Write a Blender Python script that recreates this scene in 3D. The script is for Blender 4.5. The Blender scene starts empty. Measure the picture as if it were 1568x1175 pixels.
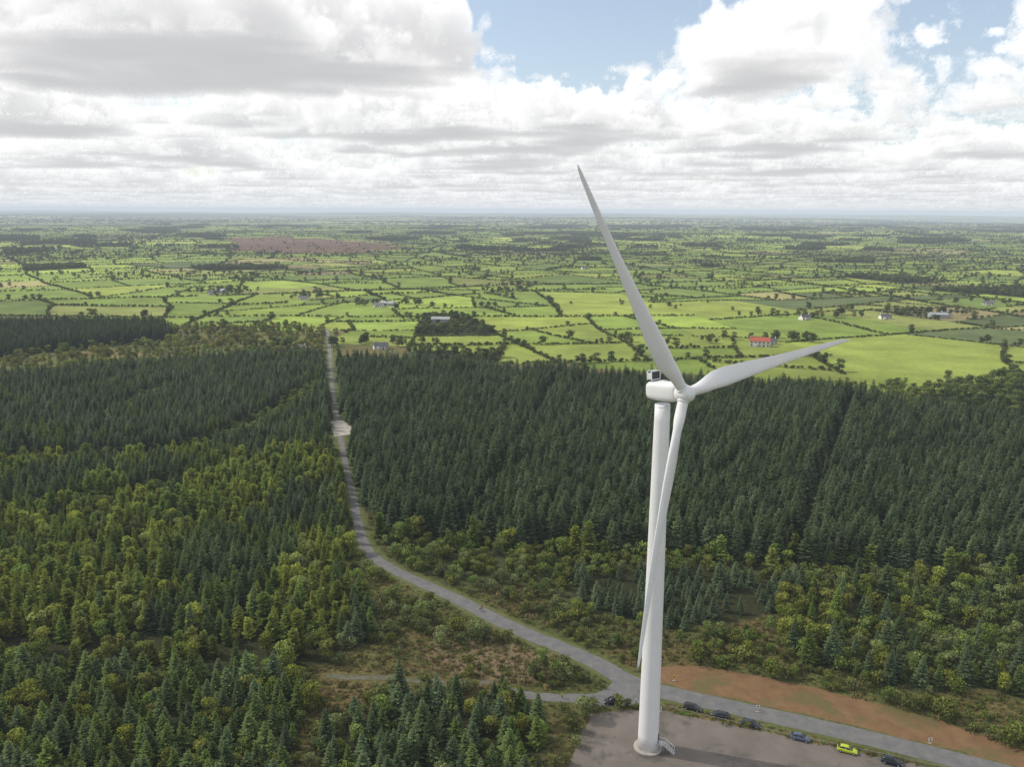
import bpy, bmesh, math, random, time
import numpy as np
from mathutils import Vector, Matrix
rng=np.random.default_rng(7); random.seed(7)
# drone station and projection helper: view pixels -> map coordinates on the flat ground (metres)
H=115.7; PITCH=11.8; ROLL=0.29; F=1269.0
R3=(Matrix.Rotation(math.radians(90-PITCH),3,'X') @ Matrix.Rotation(math.radians(ROLL),3,'Z'))
SC=bpy.context.scene; ROOT=SC.collection
def G(px,py):
    d=R3@Vector(((px-784)/F,-(py-588)/F,-1)); t=-H/d.z
    return (d.x*t,d.y*t)
def GP(l): return np.array([G(*p) for p in l])
bx,by=30.3,162.2
YAW,TH0,RB,HUBH,OVER,KP=.891,-.638,52.24,80.34,5.5,.094

# ================= camera / light =================
cam=bpy.data.cameras.new('camera'); co=bpy.data.objects.new('camera',cam); ROOT.objects.link(co)
co.location=(0,0,H); co.rotation_euler=R3.to_euler(); cam.lens=F/1568*36; cam.clip_start=1; cam.clip_end=90000
SC.camera=co
SC.view_settings.view_transform='Standard'; SC.view_settings.look='None'; SC.view_settings.exposure=0
SUN=np.array([-0.72,0.2,0.64]); SUN/=np.linalg.norm(SUN)
w=bpy.data.worlds.new('World'); SC.world=w; w.use_nodes=True
nt=w.node_tree; bg=nt.nodes['Background']
sky=nt.nodes.new('ShaderNodeTexSky'); sky.sky_type='NISHITA'; sky.sun_disc=False
sky.sun_elevation=math.asin(SUN[2]); sky.sun_rotation=math.atan2(SUN[0],SUN[1])
nt.links.new(sky.outputs[0],bg.inputs[0]); bg.inputs[1].default_value=0.15
sl=bpy.data.lights.new('sun','SUN'); sl.energy=4.8; sl.angle=math.radians(.6); sl.color=(1,.93,.79)
so=bpy.data.objects.new('sun',sl); ROOT.objects.link(so); so.rotation_euler=Vector(SUN).to_track_quat('Z','Y').to_euler()

# ================= helpers =================
def newmat(name):
    m=bpy.data.materials.new(name); m.use_nodes=True; m.node_tree.nodes.clear(); return m,m.node_tree.nodes,m.node_tree.links
def node(N,t,**k):
    n=N.new(t)
    for a,b in k.items(): setattr(n,a,b)
    return n
def out_bsdf(N,L,rough=.8,spec=.3,metal=0):
    o=node(N,'ShaderNodeOutputMaterial'); b=node(N,'ShaderNodeBsdfPrincipled')
    b.inputs['Roughness'].default_value=rough; b.inputs['Specular IOR Level'].default_value=spec; b.inputs['Metallic'].default_value=metal
    L.new(b.outputs[0],o.inputs[0]); return b
def simple(name,col,rough=.7,spec=.3,metal=0,nscale=None,namt=.15):
    m,N,L=newmat(name); b=out_bsdf(N,L,rough,spec,metal)
    if nscale:
        tc=node(N,'ShaderNodeTexCoord'); no=node(N,'ShaderNodeTexNoise'); no.inputs['Scale'].default_value=nscale; no.inputs['Detail'].default_value=4
        L.new(tc.outputs['Object'],no.inputs['Vector'])
        mr=node(N,'ShaderNodeMapRange'); mr.inputs[1].default_value=.3; mr.inputs[2].default_value=.7; mr.inputs[3].default_value=1-namt; mr.inputs[4].default_value=1+namt
        L.new(no.outputs[0],mr.inputs[0]); v=node(N,'ShaderNodeVectorMath',operation='SCALE'); v.inputs[0].default_value=col; L.new(mr.outputs[0],v.inputs['Scale']); L.new(v.outputs[0],b.inputs['Base Color'])
    else: b.inputs['Base Color'].default_value=(*col,1)
    return m
def mesh_np(name,v,f,mats=(),link=True,smooth=False):
    v=np.asarray(v,np.float32); f=np.asarray(f,np.int32); k=f.shape[1]
    me=bpy.data.meshes.new(name)
    me.vertices.add(len(v)); me.vertices.foreach_set('co',v.ravel())
    me.loops.add(f.size); me.loops.foreach_set('vertex_index',f.ravel())
    me.polygons.add(len(f)); me.polygons.foreach_set('loop_start',np.arange(0,f.size,k,dtype=np.int32)); me.update()
    me.polygons.foreach_set('use_smooth',np.full(len(f),smooth))
    for m in mats: me.materials.append(m)
    o=bpy.data.objects.new(name,me)
    if link: ROOT.objects.link(o)
    return o
def pip(x,y,poly):
    ins=np.zeros(x.shape,bool); n=len(poly); j=n-1
    for i in range(n):
        xi,yi=poly[i]; xj,yj=poly[j]
        if yi!=yj:
            c=((yi>y)!=(yj>y))&(x<(xj-xi)*(y-yi)/(yj-yi)+xi); ins^=c
        j=i
    return ins
def pldist(x,y,pl):
    d=np.full(x.shape,1e9)
    for (ax,ay),(bx_,by_) in zip(pl[:-1],pl[1:]):
        vx,vy=bx_-ax,by_-ay; t=np.clip(((x-ax)*vx+(y-ay)*vy)/(vx*vx+vy*vy+1e-9),0,1)
        d=np.minimum(d,np.hypot(x-ax-t*vx,y-ay-t*vy))
    return d
def smooth_line(pts,step=3.0):
    pts=np.array(pts); out=[]
    P4=np.vstack([2*pts[0]-pts[1],pts,2*pts[-1]-pts[-2]])
    for i in range(1,len(P4)-2):
        p0,p1,p2,p3=P4[i-1:i+3]; n=max(2,int(np.linalg.norm(p2-p1)/step))
        for t in np.linspace(0,1,n,endpoint=False):
            out.append(.5*((2*p1)+(-p0+p2)*t+(2*p0-5*p1+4*p2-p3)*t*t+(-p0+3*p1-3*p2+p3)*t**3))
    out.append(pts[-1]); return np.array(out)
TAB=np.random.default_rng(21).random((64,64,64)).astype(np.float32).ravel()
def vn(x,y,z):
    xi=np.floor(x).astype(np.int32); yi=np.floor(y).astype(np.int32); zi=np.floor(z).astype(np.int32)
    fx=(x-xi).astype(np.float32); fy=(y-yi).astype(np.float32); fz=(z-zi).astype(np.float32)
    fx=fx*fx*(3-2*fx); fy=fy*fy*(3-2*fy); fz=fz*fz*(3-2*fz)
    x0=(xi&63)<<12; x1=((xi+1)&63)<<12; y0=(yi&63)<<6; y1=((yi+1)&63)<<6; z0=zi&63; z1=(zi+1)&63
    def g(a,b):
        c=TAB[a+b+z0]; return c+(TAB[a+b+z1]-c)*fz
    a=g(x0,y0); a+=(g(x1,y0)-a)*fx
    b=g(x0,y1); b+=(g(x1,y1)-b)*fx
    return a+(b-a)*fy
def n2(x,y,s,o=0.):
    x=np.asarray(x,np.float64);y=np.asarray(y,np.float64)
    z=np.full(x.shape,3.3+o)
    return (vn(x*s+o,y*s+o,z)*.6+vn(x*s*2.3+o,y*s*2.3,z)*.3+vn(x*s*5.1,y*s*5.1+o,z)*.15)/1.05

# ================= sky dome =================
def dens(x,y,z,fine=True):
    d=(vn(x*.45+7,y*.45+3,z*.3+1)-.5)*.60+(vn(x*1.1+17,y*1.1+9,z*.9+5)-.5)*.62
    t=np.clip(z/0.9,0,1)
    d-= -0.012+0.28*t**1.2+.03*np.clip((y-8)/5,0,1)
    d-= .42*np.exp(-((x-.50)/.80)**2-((y-6.1)/1.9)**2)
    d+=(np.abs(vn(x*2.4+5,y*2.4+1,z*2.4+3)-.5)-.16)*.60
    if fine:
        m=d>-0.16
        xm,ym,zm=x[m],y[m],z[m]
        d[m]+=(np.abs(vn(xm*5.6,ym*5.6,zm*5.6)-.5)-.16)*.42+(np.abs(vn(xm*13,ym*13,zm*13)-.5)-.16)*.20+(vn(xm*30,ym*30,zm*30)-.5)*.06
    return d
SAZ=math.degrees(math.atan2(SUN[0],SUN[1])); SEL=math.degrees(math.asin(SUN[2]))
az=np.radians(np.concatenate([np.arange(-180,SAZ-16,4.0),np.arange(SAZ-16,SAZ+16,.5),np.arange(SAZ+16,-44,4.0),np.arange(-44,44,0.08),np.arange(44,180.1,4.0)]))
el=np.radians(np.concatenate([[-0.6,-0.2],np.arange(0.0,17,0.08),np.arange(17,SEL-14,4.0),np.arange(SEL-14,SEL+14,.45),np.arange(SEL+14,90,4.0)]))
A,E=np.meshgrid(az,el,indexing='ij'); sh=A.shape
dx=(np.cos(E)*np.sin(A)).ravel().astype(np.float32); dy=(np.cos(E)*np.cos(A)).ravel().astype(np.float32); dz=np.sin(E).ravel()
dzc=np.maximum(dz,0.006).astype(np.float32)
n=dx.size; col=np.zeros((n,3),np.float32); tr=np.ones(n,np.float32)
TOP=.9; NS=60
jit=rng.random(n).astype(np.float32)
for i in range(NS):
    act=tr>0.02
    if not act.any(): break
    zz=(TOP*(i+jit[act])/NS).astype(np.float32)
    s=(1.0+zz)/dzc[act]
    x=dx[act]*s; y=dy[act]*s
    d=dens(x,y,zz)
    a=np.clip(d*14,0,1)*0.5
    m=a>0
    idx=np.nonzero(act)[0][m]
    x,y,zz,d,a=x[m],y[m],zz[m],d[m],a[m]
    l1=dens(x+SUN[0]*.10,y+SUN[1]*.10,zz+.10*SUN[2],False); l2=dens(x+SUN[0]*.35,y+SUN[1]*.35,zz+.35*SUN[2],False)
    od=np.clip(l1,0,1)*4.5+np.clip(l2,0,1)*3.5+np.clip(d-.08,0,1)*2.5
    Ls=np.exp(-od*1.15)
    amb=.59+.28*zz/TOP
    c=np.stack([amb*.985+Ls*.49,amb*.985+Ls*.485,amb*1.0+Ls*.47],1)
    col[idx]+=c*(a*tr[idx])[:,None]; tr[idx]*=1-a
alpha=1-tr
colr=col/np.maximum(alpha,1e-3)[:,None]
hz=np.exp(-np.maximum(dz,0)*26)
colr=colr*(1-hz*.6)[:,None]+np.array([.90,.925,.95])*(hz*.6)[:,None]
al2=np.clip(alpha+(1-alpha)*(0.24+hz*.55),0,1)
cc=(colr*alpha[:,None]+np.array([.86,.90,.94])*(al2-alpha)[:,None])/np.maximum(al2,1e-3)[:,None]
cs=dx*SUN[0]+dy*SUN[1]+dz*SUN[2]
# added out-of-view cloud opacity round the sun, shaped to lay sun and shade patches
RD=35000.; tt=RD*dz/SUN[2]; gx=dx*RD-SUN[0]*tt; gy=dy*RD-SUN[1]*tt
pt=np.clip((n2(gx,gy,1/900.,13.)-.50)*5+.32,0,1)
pt=pt*.62
def blob(x0,y0,sx,sy): return np.exp(-((gx-x0)/sx)**2-((gy-y0)/sy)**2)
pt=pt+(.50-pt)*np.clip(blob(0,230,900,400)*1.5,0,1)
for b_ in((180,740,460,140),(-230,360,190,90),(-420,950,240,120),(900,950,300,150),(450,660,150,70),(300,1300,500,160),(-200,1900,500,220)): pt=pt*(1-.95*np.clip(blob(*b_)*1.3,0,1))
wsun=np.clip((cs-.968)/.012,0,1)
al2=al2*(1-wsun)+pt*wsun
v=np.stack([dx,dy,dz],1)*RD
na,ne=sh; I=np.arange(na*ne).reshape(na,ne)
f=np.stack([I[:-1,:-1],I[:-1,1:],I[1:,1:],I[1:,:-1]],-1).reshape(-1,4)
f=f[al2[f].max(1)>.004]
mt,N,L=newmat('cloudy_sky')
o_=node(N,'ShaderNodeOutputMaterial'); mx=node(N,'ShaderNodeMixShader'); em=node(N,'ShaderNodeEmission'); tp=node(N,'ShaderNodeBsdfTransparent'); aa=node(N,'ShaderNodeAttribute',attribute_name='cloud')
L.new(aa.outputs['Color'],em.inputs[0]); L.new(aa.outputs['Alpha'],mx.inputs[0]); L.new(tp.outputs[0],mx.inputs[1]); L.new(em.outputs[0],mx.inputs[2]); L.new(mx.outputs[0],o_.inputs[0])
try: mt.cycles.emission_sampling='NONE'
except Exception as e: pass
so=mesh_np('sky',v,f,[mt])
at=so.data.attributes.new('cloud','FLOAT_COLOR','POINT')
at.data.foreach_set('color',np.concatenate([cc,al2[:,None]],1).astype(np.float32).ravel())

# ================= layout =================
road_px=[(501,505),(504,530),(507,575),(510,605),(514,630),(519,658),(525,690),(533,730),(542,768),(551,815),(566,848),(600,872),(650,896),(700,919),(760,950),(810,973),(865,995),(920,1020),(955,1041),(1000,1057),(1060,1071),(1150,1091),(1250,1113),(1350,1137),(1450,1162),(1568,1192),(1750,1240)]
ROAD=smooth_line(GP(road_px),2.5)
TRACK=smooth_line(GP([(500,1037),(570,1039),(640,1044),(700,1047),(750,1045)]),2.5)
TRACK2=smooth_line(GP([(770,1058),(820,1067),(880,1071),(930,1068),(980,1062)]),2.5)
pad=GP([(903,1096),(925,1091),(960,1088),(1010,1087),(1100,1107),(1230,1136),(1400,1172),(1500,1194),(1700,1240),(1700,1450),(830,1450),(872,1175),(888,1130)])
apron=GP([(926,1022),(950,1034),(1000,1050),(1010,1062),(1000,1079),(940,1084),(880,1079),(905,1066),(930,1056),(938,1044),(936,1034)])
earth=GP([(1005,1022),(1060,1020),(1150,1034),(1250,1055),(1350,1080),(1460,1112),(1560,1148),(1750,1200),(1750,1228),(1568,1178),(1450,1148),(1350,1123),(1250,1099),(1150,1078),(1060,1060),(1012,1046)])
layby=GP([(503,646),(536,645),(540,666),(512,669)])
PL=dict(
spruceR=[(520,562),(700,570),(900,586),(1100,600),(1300,610),(1400,635),(1568,652),(1900,680),(1900,900),(1568,885),(1400,880),(1250,872),(1100,858),(950,850),(850,842),(700,835),(600,828),(570,800),(552,760),(540,700),(526,640)],
woodR=[(1420,588),(1568,578),(2000,580),(2000,690),(1568,650),(1410,632)],
shrubR=[(570,812),(700,835),(850,842),(1100,858),(1250,872),(1400,880),(1900,900),(1900,1000),(1568,960),(1250,930),(1000,930),(850,915),(700,895),(620,868)],
youngR=[(880,880),(1230,890),(1230,945),(1040,960),(900,935)],
mixR=[(1210,900),(1900,920),(1900,1140),(1568,1085),(1400,1055),(1250,1020),(1190,975)],
farL=[(-500,505),(255,500),(265,520),(0,548),(-500,560)],
scrubL=[(-500,560),(0,548),(265,520),(255,500),(490,500),(495,545),(430,545),(180,580),(0,600),(-500,620)],
spruceL=[(-500,600),(0,580),(200,565),(300,556),(430,548),(495,550),(500,600),(507,645),(512,700),(480,705),(300,690),(0,700),(-500,720)],
larchL=[(-500,730),(0,722),(290,700),(480,708),(515,712),(535,790),(500,800),(350,800),(180,790),(0,790),(-500,800)],
mixL=[(-500,800),(0,790),(350,800),(538,795),(550,850),(520,870),(530,900),(560,930),(600,960),(560,1000),(480,990),(300,985),(0,985),(-500,990)],
oliveL=[(-500,985),(0,978),(300,985),(480,990),(540,1005),(520,1025),(400,1030),(0,1030),(-500,1030)],
conifL=[(-600,1035),(0,1030),(420,1035),(500,1050),(465,1110),(450,1175),(400,1400),(-600,1400)],
conifB=[(590,1085),(640,1075),(760,1080),(830,1110),(850,1150),(840,1200),(810,1400),(500,1400),(500,1180),(540,1120)])
RIDES=[(smooth_line(GP([(270,700),(360,665),(430,630),(490,590)]),10),8),(smooth_line(GP([(-100,690),(120,650),(260,600),(420,560)]),10),5),(smooth_line(GP([(150,805),(180,770),(290,735)]),10),4.5),(smooth_line(GP([(1200,960),(1240,780),(1280,680),(1300,620)]),10),3),(smooth_line(GP([(700,835),(790,700),(850,600)]),10),2.2),(smooth_line(GP([(-100,790),(100,775),(270,760)]),10),4.5),(smooth_line(GP([(-100,640),(60,615),(190,585)]),10),4)]
PLW={k:GP(v) for k,v in PL.items()}
names=list(PL)
def classify(x,y):
    c=np.full(x.shape,-1)
    jx=x+(n2(x,y,.05,4.)-.5)*10; jy=y+(n2(x,y,.05,9.)-.5)*14
    for i,k in enumerate(names): c[pip(jx,jy,PLW[k])]=i
    return c
def clear_mask(x,y):
    b=pldist(x,y,ROAD)<np.interp(y,[200,350,450],[4.8,3.7,3.0])
    b|=pldist(x,y,TRACK)<2.2
    b|=pldist(x,y,TRACK2)<3.2
    for p in (pad,apron,earth,layby): b|=pip(x,y,p)
    b|=np.hypot(x-bx,y-by)<12
    b|=(np.abs(x+88)<9)&(y>394)&(y<436)
    return b
FXL=[-1400,-560,-200,-125,-60,60,300,430,900]; FYL=[900,860,835,740,640,612,585,560,560]
# ================= ground sheet =================
def axis(a,b,st,lim,g=1.12):
    c=list(np.arange(a,b+.1,st)); s=st; v=a
    lo=[]
    while v>-lim: s*=g; v-=s; lo.append(v)
    hi=[]; s=st; v=c[-1]
    while v<lim: s*=g; v+=s; hi.append(v)
    return np.array(lo[::-1]+c+hi)
xa=axis(-420,620,3.2,33500); ya=axis(100,860,3.2,33500)
X,Y=np.meshgrid(xa,ya,indexing='ij'); D=np.hypot(X,Y)
def hillz(X,Y): D=np.hypot(X,Y); return np.where(D>6500,(n2(X,Y,1/3500.,2.)-.40)*np.clip((D-6500)/9000,0,1)*190,0)
Z=hillz(X,Y)
v=np.stack([X,Y,Z],-1).reshape(-1,3); na,ne=X.shape; I=np.arange(na*ne).reshape(na,ne)
f=np.stack([I[:-1,:-1],I[1:,:-1],I[1:,1:],I[:-1,1:]],-1).reshape(-1,4)
xf,yf=X.ravel(),Y.ravel()
cls=classify(xf,yf)
gc=np.tile(np.array([.12,.145,.045]),(len(xf),1))
near=(yf<900)&(np.hypot(xf,yf)<1400)
nn=n2(xf,yf,.06)[:,None]; n3=n2(xf,yf,.02,6.)[:,None]
nn=np.clip((nn-.5)*2.2+.5,0,1)
scrub=np.array([.08,.105,.03])*(1-nn)+np.array([.135,.10,.045])*nn
scrub=scrub*np.clip(.6+.8*n3,0,2)
gc[near]=scrub[near]
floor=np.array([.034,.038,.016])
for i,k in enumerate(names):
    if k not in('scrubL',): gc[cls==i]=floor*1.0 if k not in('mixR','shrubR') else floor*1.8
k=names.index('scrubL'); gc[cls==k]=scrub[cls==k]*1.2
dr=pldist(xf,yf,ROAD); vg=np.clip(1-(dr-3)/3.5,0,1)[:,None]*near[:,None]
gc=gc*(1-vg)+np.array([.09,.11,.037])*vg
reed=pip(xf,yf,GP([(655,985),(700,970),(800,990),(850,1015),(840,1045),(760,1040),(670,1030)]))
gc[reed]=np.array([.17,.13,.075])
mt,N,L=newmat('ground'); b=out_bsdf(N,L,.95,.1)
a=node(N,'ShaderNodeAttribute',attribute_name='cover'); ge=node(N,'ShaderNodeNewGeometry')
def noise(scale,detail=5,rough=.6):
    t=node(N,'ShaderNodeTexNoise'); t.inputs['Scale'].default_value=scale; t.inputs['Detail'].default_value=detail; t.inputs['Roughness'].default_value=rough; L.new(ge.outputs['Position'],t.inputs['Vector']); return t.outputs[0]
def mr(s,a0,a1,b0,b1):
    t=node(N,'ShaderNodeMapRange'); L.new(s,t.inputs[0])
    for i,vv in enumerate((a0,a1,b0,b1)): t.inputs[i+1].default_value=vv
    return t.outputs[0]
def vscale(c,s):
    t=node(N,'ShaderNodeVectorMath',operation='SCALE'); L.new(c,t.inputs[0]); L.new(s,t.inputs['Scale']); return t.outputs[0]
def mixc(f,a_,b_):
    n=node(N,'ShaderNodeMix',data_type='RGBA')
    for s,vv in ((n.inputs[0],f),(n.inputs[6],a_),(n.inputs[7],b_)):
        if isinstance(vv,(int,float)): s.default_value=vv
        elif isinstance(vv,tuple): s.default_value=(*vv,1)
        else: L.new(vv,s)
    return n.outputs[2]
c1=vscale(a.outputs['Color'],mr(noise(.9),.3,.7,.5,1.5))
vo=node(N,'ShaderNodeTexVoronoi',feature='F1'); vo.inputs['Scale'].default_value=1/260.; L.new(ge.outputs['Position'],vo.inputs['Vector'])
hs=node(N,'ShaderNodeSeparateColor'); L.new(vo.outputs['Color'],hs.inputs[0])
fc=mixc(hs.outputs[0],(.08,.10,.04),(.27,.32,.09)); fc=mixc(mr(hs.outputs[1],.75,.95,0,1),fc,(.32,.29,.14))
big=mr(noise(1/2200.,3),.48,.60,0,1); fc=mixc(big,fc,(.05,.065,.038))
ln=node(N,'ShaderNodeVectorMath',operation='LENGTH'); L.new(ge.outputs['Position'],ln.inputs[0])
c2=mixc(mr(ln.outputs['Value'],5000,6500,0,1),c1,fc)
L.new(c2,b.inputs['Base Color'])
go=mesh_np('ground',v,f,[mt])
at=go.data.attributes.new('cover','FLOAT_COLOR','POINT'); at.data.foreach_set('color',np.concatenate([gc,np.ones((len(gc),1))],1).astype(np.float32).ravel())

def sheet(name,poly,z,mat):
    bm=bmesh.new(); vs=[bm.verts.new((p[0],p[1],z)) for p in poly]; bm.faces.new(vs)
    bmesh.ops.triangulate(bm,faces=bm.faces[:]); bmesh.ops.recalc_face_normals(bm,faces=bm.faces[:])
    me=bpy.data.meshes.new(name); bm.to_mesh(me); bm.free()
    if me.polygons[0].normal.z<0: me.flip_normals()
    me.materials.append(mat); o=bpy.data.objects.new(name,me); ROOT.objects.link(o); return o
def ragged(poly,step=2.5,amp=.7):
    out=[]
    for p,q in zip(poly,np.roll(poly,-1,0)):
        n=max(1,int(np.linalg.norm(q-p)/step))
        for t in np.linspace(0,1,n,endpoint=False): out.append(p+(q-p)*t+rng.normal(0,amp*.4,2))
    return np.array(out)
def ribbon(name,line,wfun,z,mat,jitw=0.):
    line=np.array(line); t=np.gradient(line,axis=0); t/=np.linalg.norm(t,axis=1)[:,None]+1e-9; nr=np.stack([t[:,1],-t[:,0]],1)
    v=[];f=[]
    for i,(p,q) in enumerate(zip(line,nr)):
        ww=wfun(i/len(line),p)
        for s in (-1,-.5,0,.5,1): v.append((*(p+q*(s*(ww/2+(rng.normal(0,jitw) if abs(s)==1 else 0)))),z))
    for i in range(len(line)-1):
        for j in range(4): f.append((i*5+j,i*5+j+1,(i+1)*5+j+1,(i+1)*5+j))
    return mesh_np(name,v,f,[mat])
def groundmat(name,c1_,c2_,s1=.25,s2=6.,c3=None):
    global N,L,ge
    m,N,L=newmat(name); b=out_bsdf(N,L,.92,.15); ge=node(N,'ShaderNodeNewGeometry')
    c=mixc(mr(noise(s1,5),.35,.65,0,1),c1_,c2_)
    if c3: c=mixc(mr(noise(.07,4,.7),.52,.62,0,1),c,c3)
    c=vscale(c,mr(noise(s2,3),.3,.7,.8,1.2)); L.new(c,b.inputs['Base Color']); return m
m_road=groundmat('road_gravel',(.14,.14,.145),(.19,.188,.185),.4)
m_pad=groundmat('pad_gravel',(.155,.135,.12),(.20,.175,.155),.12,6.,(.11,.10,.09))
m_lay=groundmat('stone_chippings',(.34,.31,.27),(.44,.41,.36),.3)
m_earth=groundmat('bare_earth',(.17,.10,.05),(.22,.135,.07),.3,4.,(.14,.115,.05))
m_verge=groundmat('grass_verge',(.09,.12,.035),(.14,.13,.06),.5)
m_track=groundmat('track_grit',(.09,.10,.055),(.16,.15,.12),.5)
def rw(t,p): return 2.5 if p[1]>330 else 2.5+min(1,(330-p[1])/145)*3.4
ribbon('road_verge',ROAD,lambda t,p:rw(t,p)+(2.4 if p[1]>200 else 1.0),.016,m_verge,.35)
sheet('earth_bank',ragged(earth),.020,m_earth); sheet('gravel_hardstand',ragged(pad),.024,m_pad)
ribbon('forest_track',TRACK,lambda t,p:1.9,.028,m_track,.25); ribbon('side_lane',TRACK2,lambda t,p:3.4,.028,m_road,.15)
sheet('road_junction',apron,.032,m_road); sheet('road_layby',layby,.040,m_lay)
ribbon('road',ROAD,rw,.036,m_road,.06)

# ================= vegetation prototypes =================
PROTO=bpy.data.collections.new('vegetation_kit')
def leafmat(name,trans=.25):
    global N,L
    m,N,L=newmat(name)
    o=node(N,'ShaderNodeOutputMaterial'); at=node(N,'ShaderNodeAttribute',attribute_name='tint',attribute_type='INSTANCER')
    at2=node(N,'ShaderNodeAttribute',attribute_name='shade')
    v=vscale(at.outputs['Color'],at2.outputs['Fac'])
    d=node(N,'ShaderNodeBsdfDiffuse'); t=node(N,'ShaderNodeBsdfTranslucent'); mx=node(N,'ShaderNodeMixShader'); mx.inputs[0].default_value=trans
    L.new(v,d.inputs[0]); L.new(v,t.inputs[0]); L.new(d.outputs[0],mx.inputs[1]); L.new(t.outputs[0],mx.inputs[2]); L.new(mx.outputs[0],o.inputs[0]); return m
m_leaf=leafmat('foliage'); m_bark=simple('bark',(.09,.07,.05),.9)
def finish_proto(name,V,Fc,Sh,ntrunk):
    V=np.array(V,np.float32)
    me=bpy.data.meshes.new(name); me.from_pydata(V.tolist(),[],Fc)
    me.materials.append(m_bark); me.materials.append(m_leaf)
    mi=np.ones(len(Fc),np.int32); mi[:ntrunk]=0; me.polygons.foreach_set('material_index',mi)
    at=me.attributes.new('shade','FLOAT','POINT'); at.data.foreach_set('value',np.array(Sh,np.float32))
    o=bpy.data.objects.new(name,me); PROTO.objects.link(o); return o
def trunk(V,Fc,Sh,a,b,r0,r1,k=5):
    a=np.array(a,float); b=np.array(b,float); d=b-a; d/=np.linalg.norm(d); u=np.cross(d,[0.3,1,.2]); u/=np.linalg.norm(u); w=np.cross(d,u); s=len(V)
    for p,r in((a,r0),(b,r1)):
        for i in range(k):
            t=2*math.pi*i/k; V.append(tuple(p+r*(math.cos(t)*u+math.sin(t)*w))); Sh.append(1)
    for i in range(k): Fc.append((s+i,s+(i+1)%k,s+k+(i+1)%k,s+k+i))
def spruce(name,seed,H_=14.,R=2.4,ex=.85,droop=.25,nwh=19,bare=.1,dens_=1.):
    r=random.Random(seed); V=[];Fc=[];Sh=[]
    trunk(V,Fc,Sh,(0,0,-.3),(0,0,H_*.97),.19,.02); nt_=len(Fc)
    lop=r.random()*6.3
    for i in range(nwh):
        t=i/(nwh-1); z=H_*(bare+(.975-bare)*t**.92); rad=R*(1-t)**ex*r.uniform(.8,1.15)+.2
        nb=max(4,int((6+5*(1-t))*dens_)); ph=r.random()*6.3
        for b_ in range(nb):
            if r.random()<.08: continue
            an=ph+2*math.pi*(b_+r.uniform(-.3,.3))/nb; Lb=rad*r.uniform(.65,1.22)*(1+.12*math.cos(an-lop)); rise=.28*Lb*(t*1.6-.25)-droop*Lb*.6
            base=np.array([0,0,z+r.uniform(-.25,.25)])
            tip=base+np.array([math.cos(an)*Lb,math.sin(an)*Lb,rise])
            for k,(fr,sp) in enumerate(((1.,0.),(.62,.62),(.62,-.62))):
                a2=an+sp; st=base+(tip-base)*(0 if k==0 else .30); l=Lb*fr*(1 if k==0 else .8)
                dd=np.array([math.cos(a2),math.sin(a2),rise/max(Lb,.1)]); e=st+dd*l; sd=np.array([-math.sin(a2),math.cos(a2),0])
                wdt=.27*l+.08; md=st+dd*l*.5
                s=len(V); V+= [tuple(st),tuple(md+sd*wdt+np.array([0,0,-.16*l-.05])),tuple(e),tuple(md-sd*wdt+np.array([0,0,-.16*l-.05]))]
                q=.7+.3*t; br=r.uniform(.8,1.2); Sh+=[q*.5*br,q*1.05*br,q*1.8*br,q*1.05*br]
                Fc.append((s,s+1,s+2)); Fc.append((s,s+2,s+3))
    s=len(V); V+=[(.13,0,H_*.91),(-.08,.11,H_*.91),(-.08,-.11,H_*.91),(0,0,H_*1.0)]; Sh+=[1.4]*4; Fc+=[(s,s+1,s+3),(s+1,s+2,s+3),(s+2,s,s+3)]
    return finish_proto(name,V,Fc,Sh,nt_)
def broad(name,seed,H_=8.,R=3.2,n=700,ls=.55,shrub=False):
    r=random.Random(seed); g=np.random.default_rng(seed); V=[];Fc=[];Sh=[]
    lobes=[]
    for i in range(9):
        an=r.random()*6.3; rr=R*r.uniform(.15,.62); z=H_*(r.uniform(.25,.8) if shrub else r.uniform(.26,.85)); lobes.append((math.cos(an)*rr,math.sin(an)*rr,z,R*r.uniform(.33,.55)))
    lobes.append((0,0,H_*.82,R*.42))
    trunk(V,Fc,Sh,(0,0,-.2),(0,0,H_*.5),.04*H_*.6,.02*H_)
    for l in lobes[:6]: trunk(V,Fc,Sh,(0,0,H_*(.12 if shrub else .25)),l[:3],.016*H_,.004*H_,4)
    nt_=len(Fc)
    for i in range(n):
        l=lobes[r.randrange(len(lobes))]; d=g.normal(size=3); d/=np.linalg.norm(d); d[2]=abs(d[2])*.9-.15*r.random() if r.random()<.7 else d[2]
        p=np.array(l[:3])+d*l[3]*r.uniform(.7,1.12)*np.array([1,1,.85])
        if p[2]<.1: p[2]=.1
        nrm=d+g.normal(size=3)*.55; nrm/=np.linalg.norm(nrm); u=np.cross(nrm,g.normal(size=3)); u/=np.linalg.norm(u); w_=np.cross(nrm,u); s_=ls*r.uniform(.55,1.2)
        s=len(V); V+=[tuple(p+u*s_*.6),tuple(p+w_*s_*.42),tuple(p-u*s_*.6),tuple(p-w_*s_*.42)]; Fc.append((s,s+1,s+2,s+3))
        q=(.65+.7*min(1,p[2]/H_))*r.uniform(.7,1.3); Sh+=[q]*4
    return finish_proto(name,V,Fc,Sh,nt_)
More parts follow.
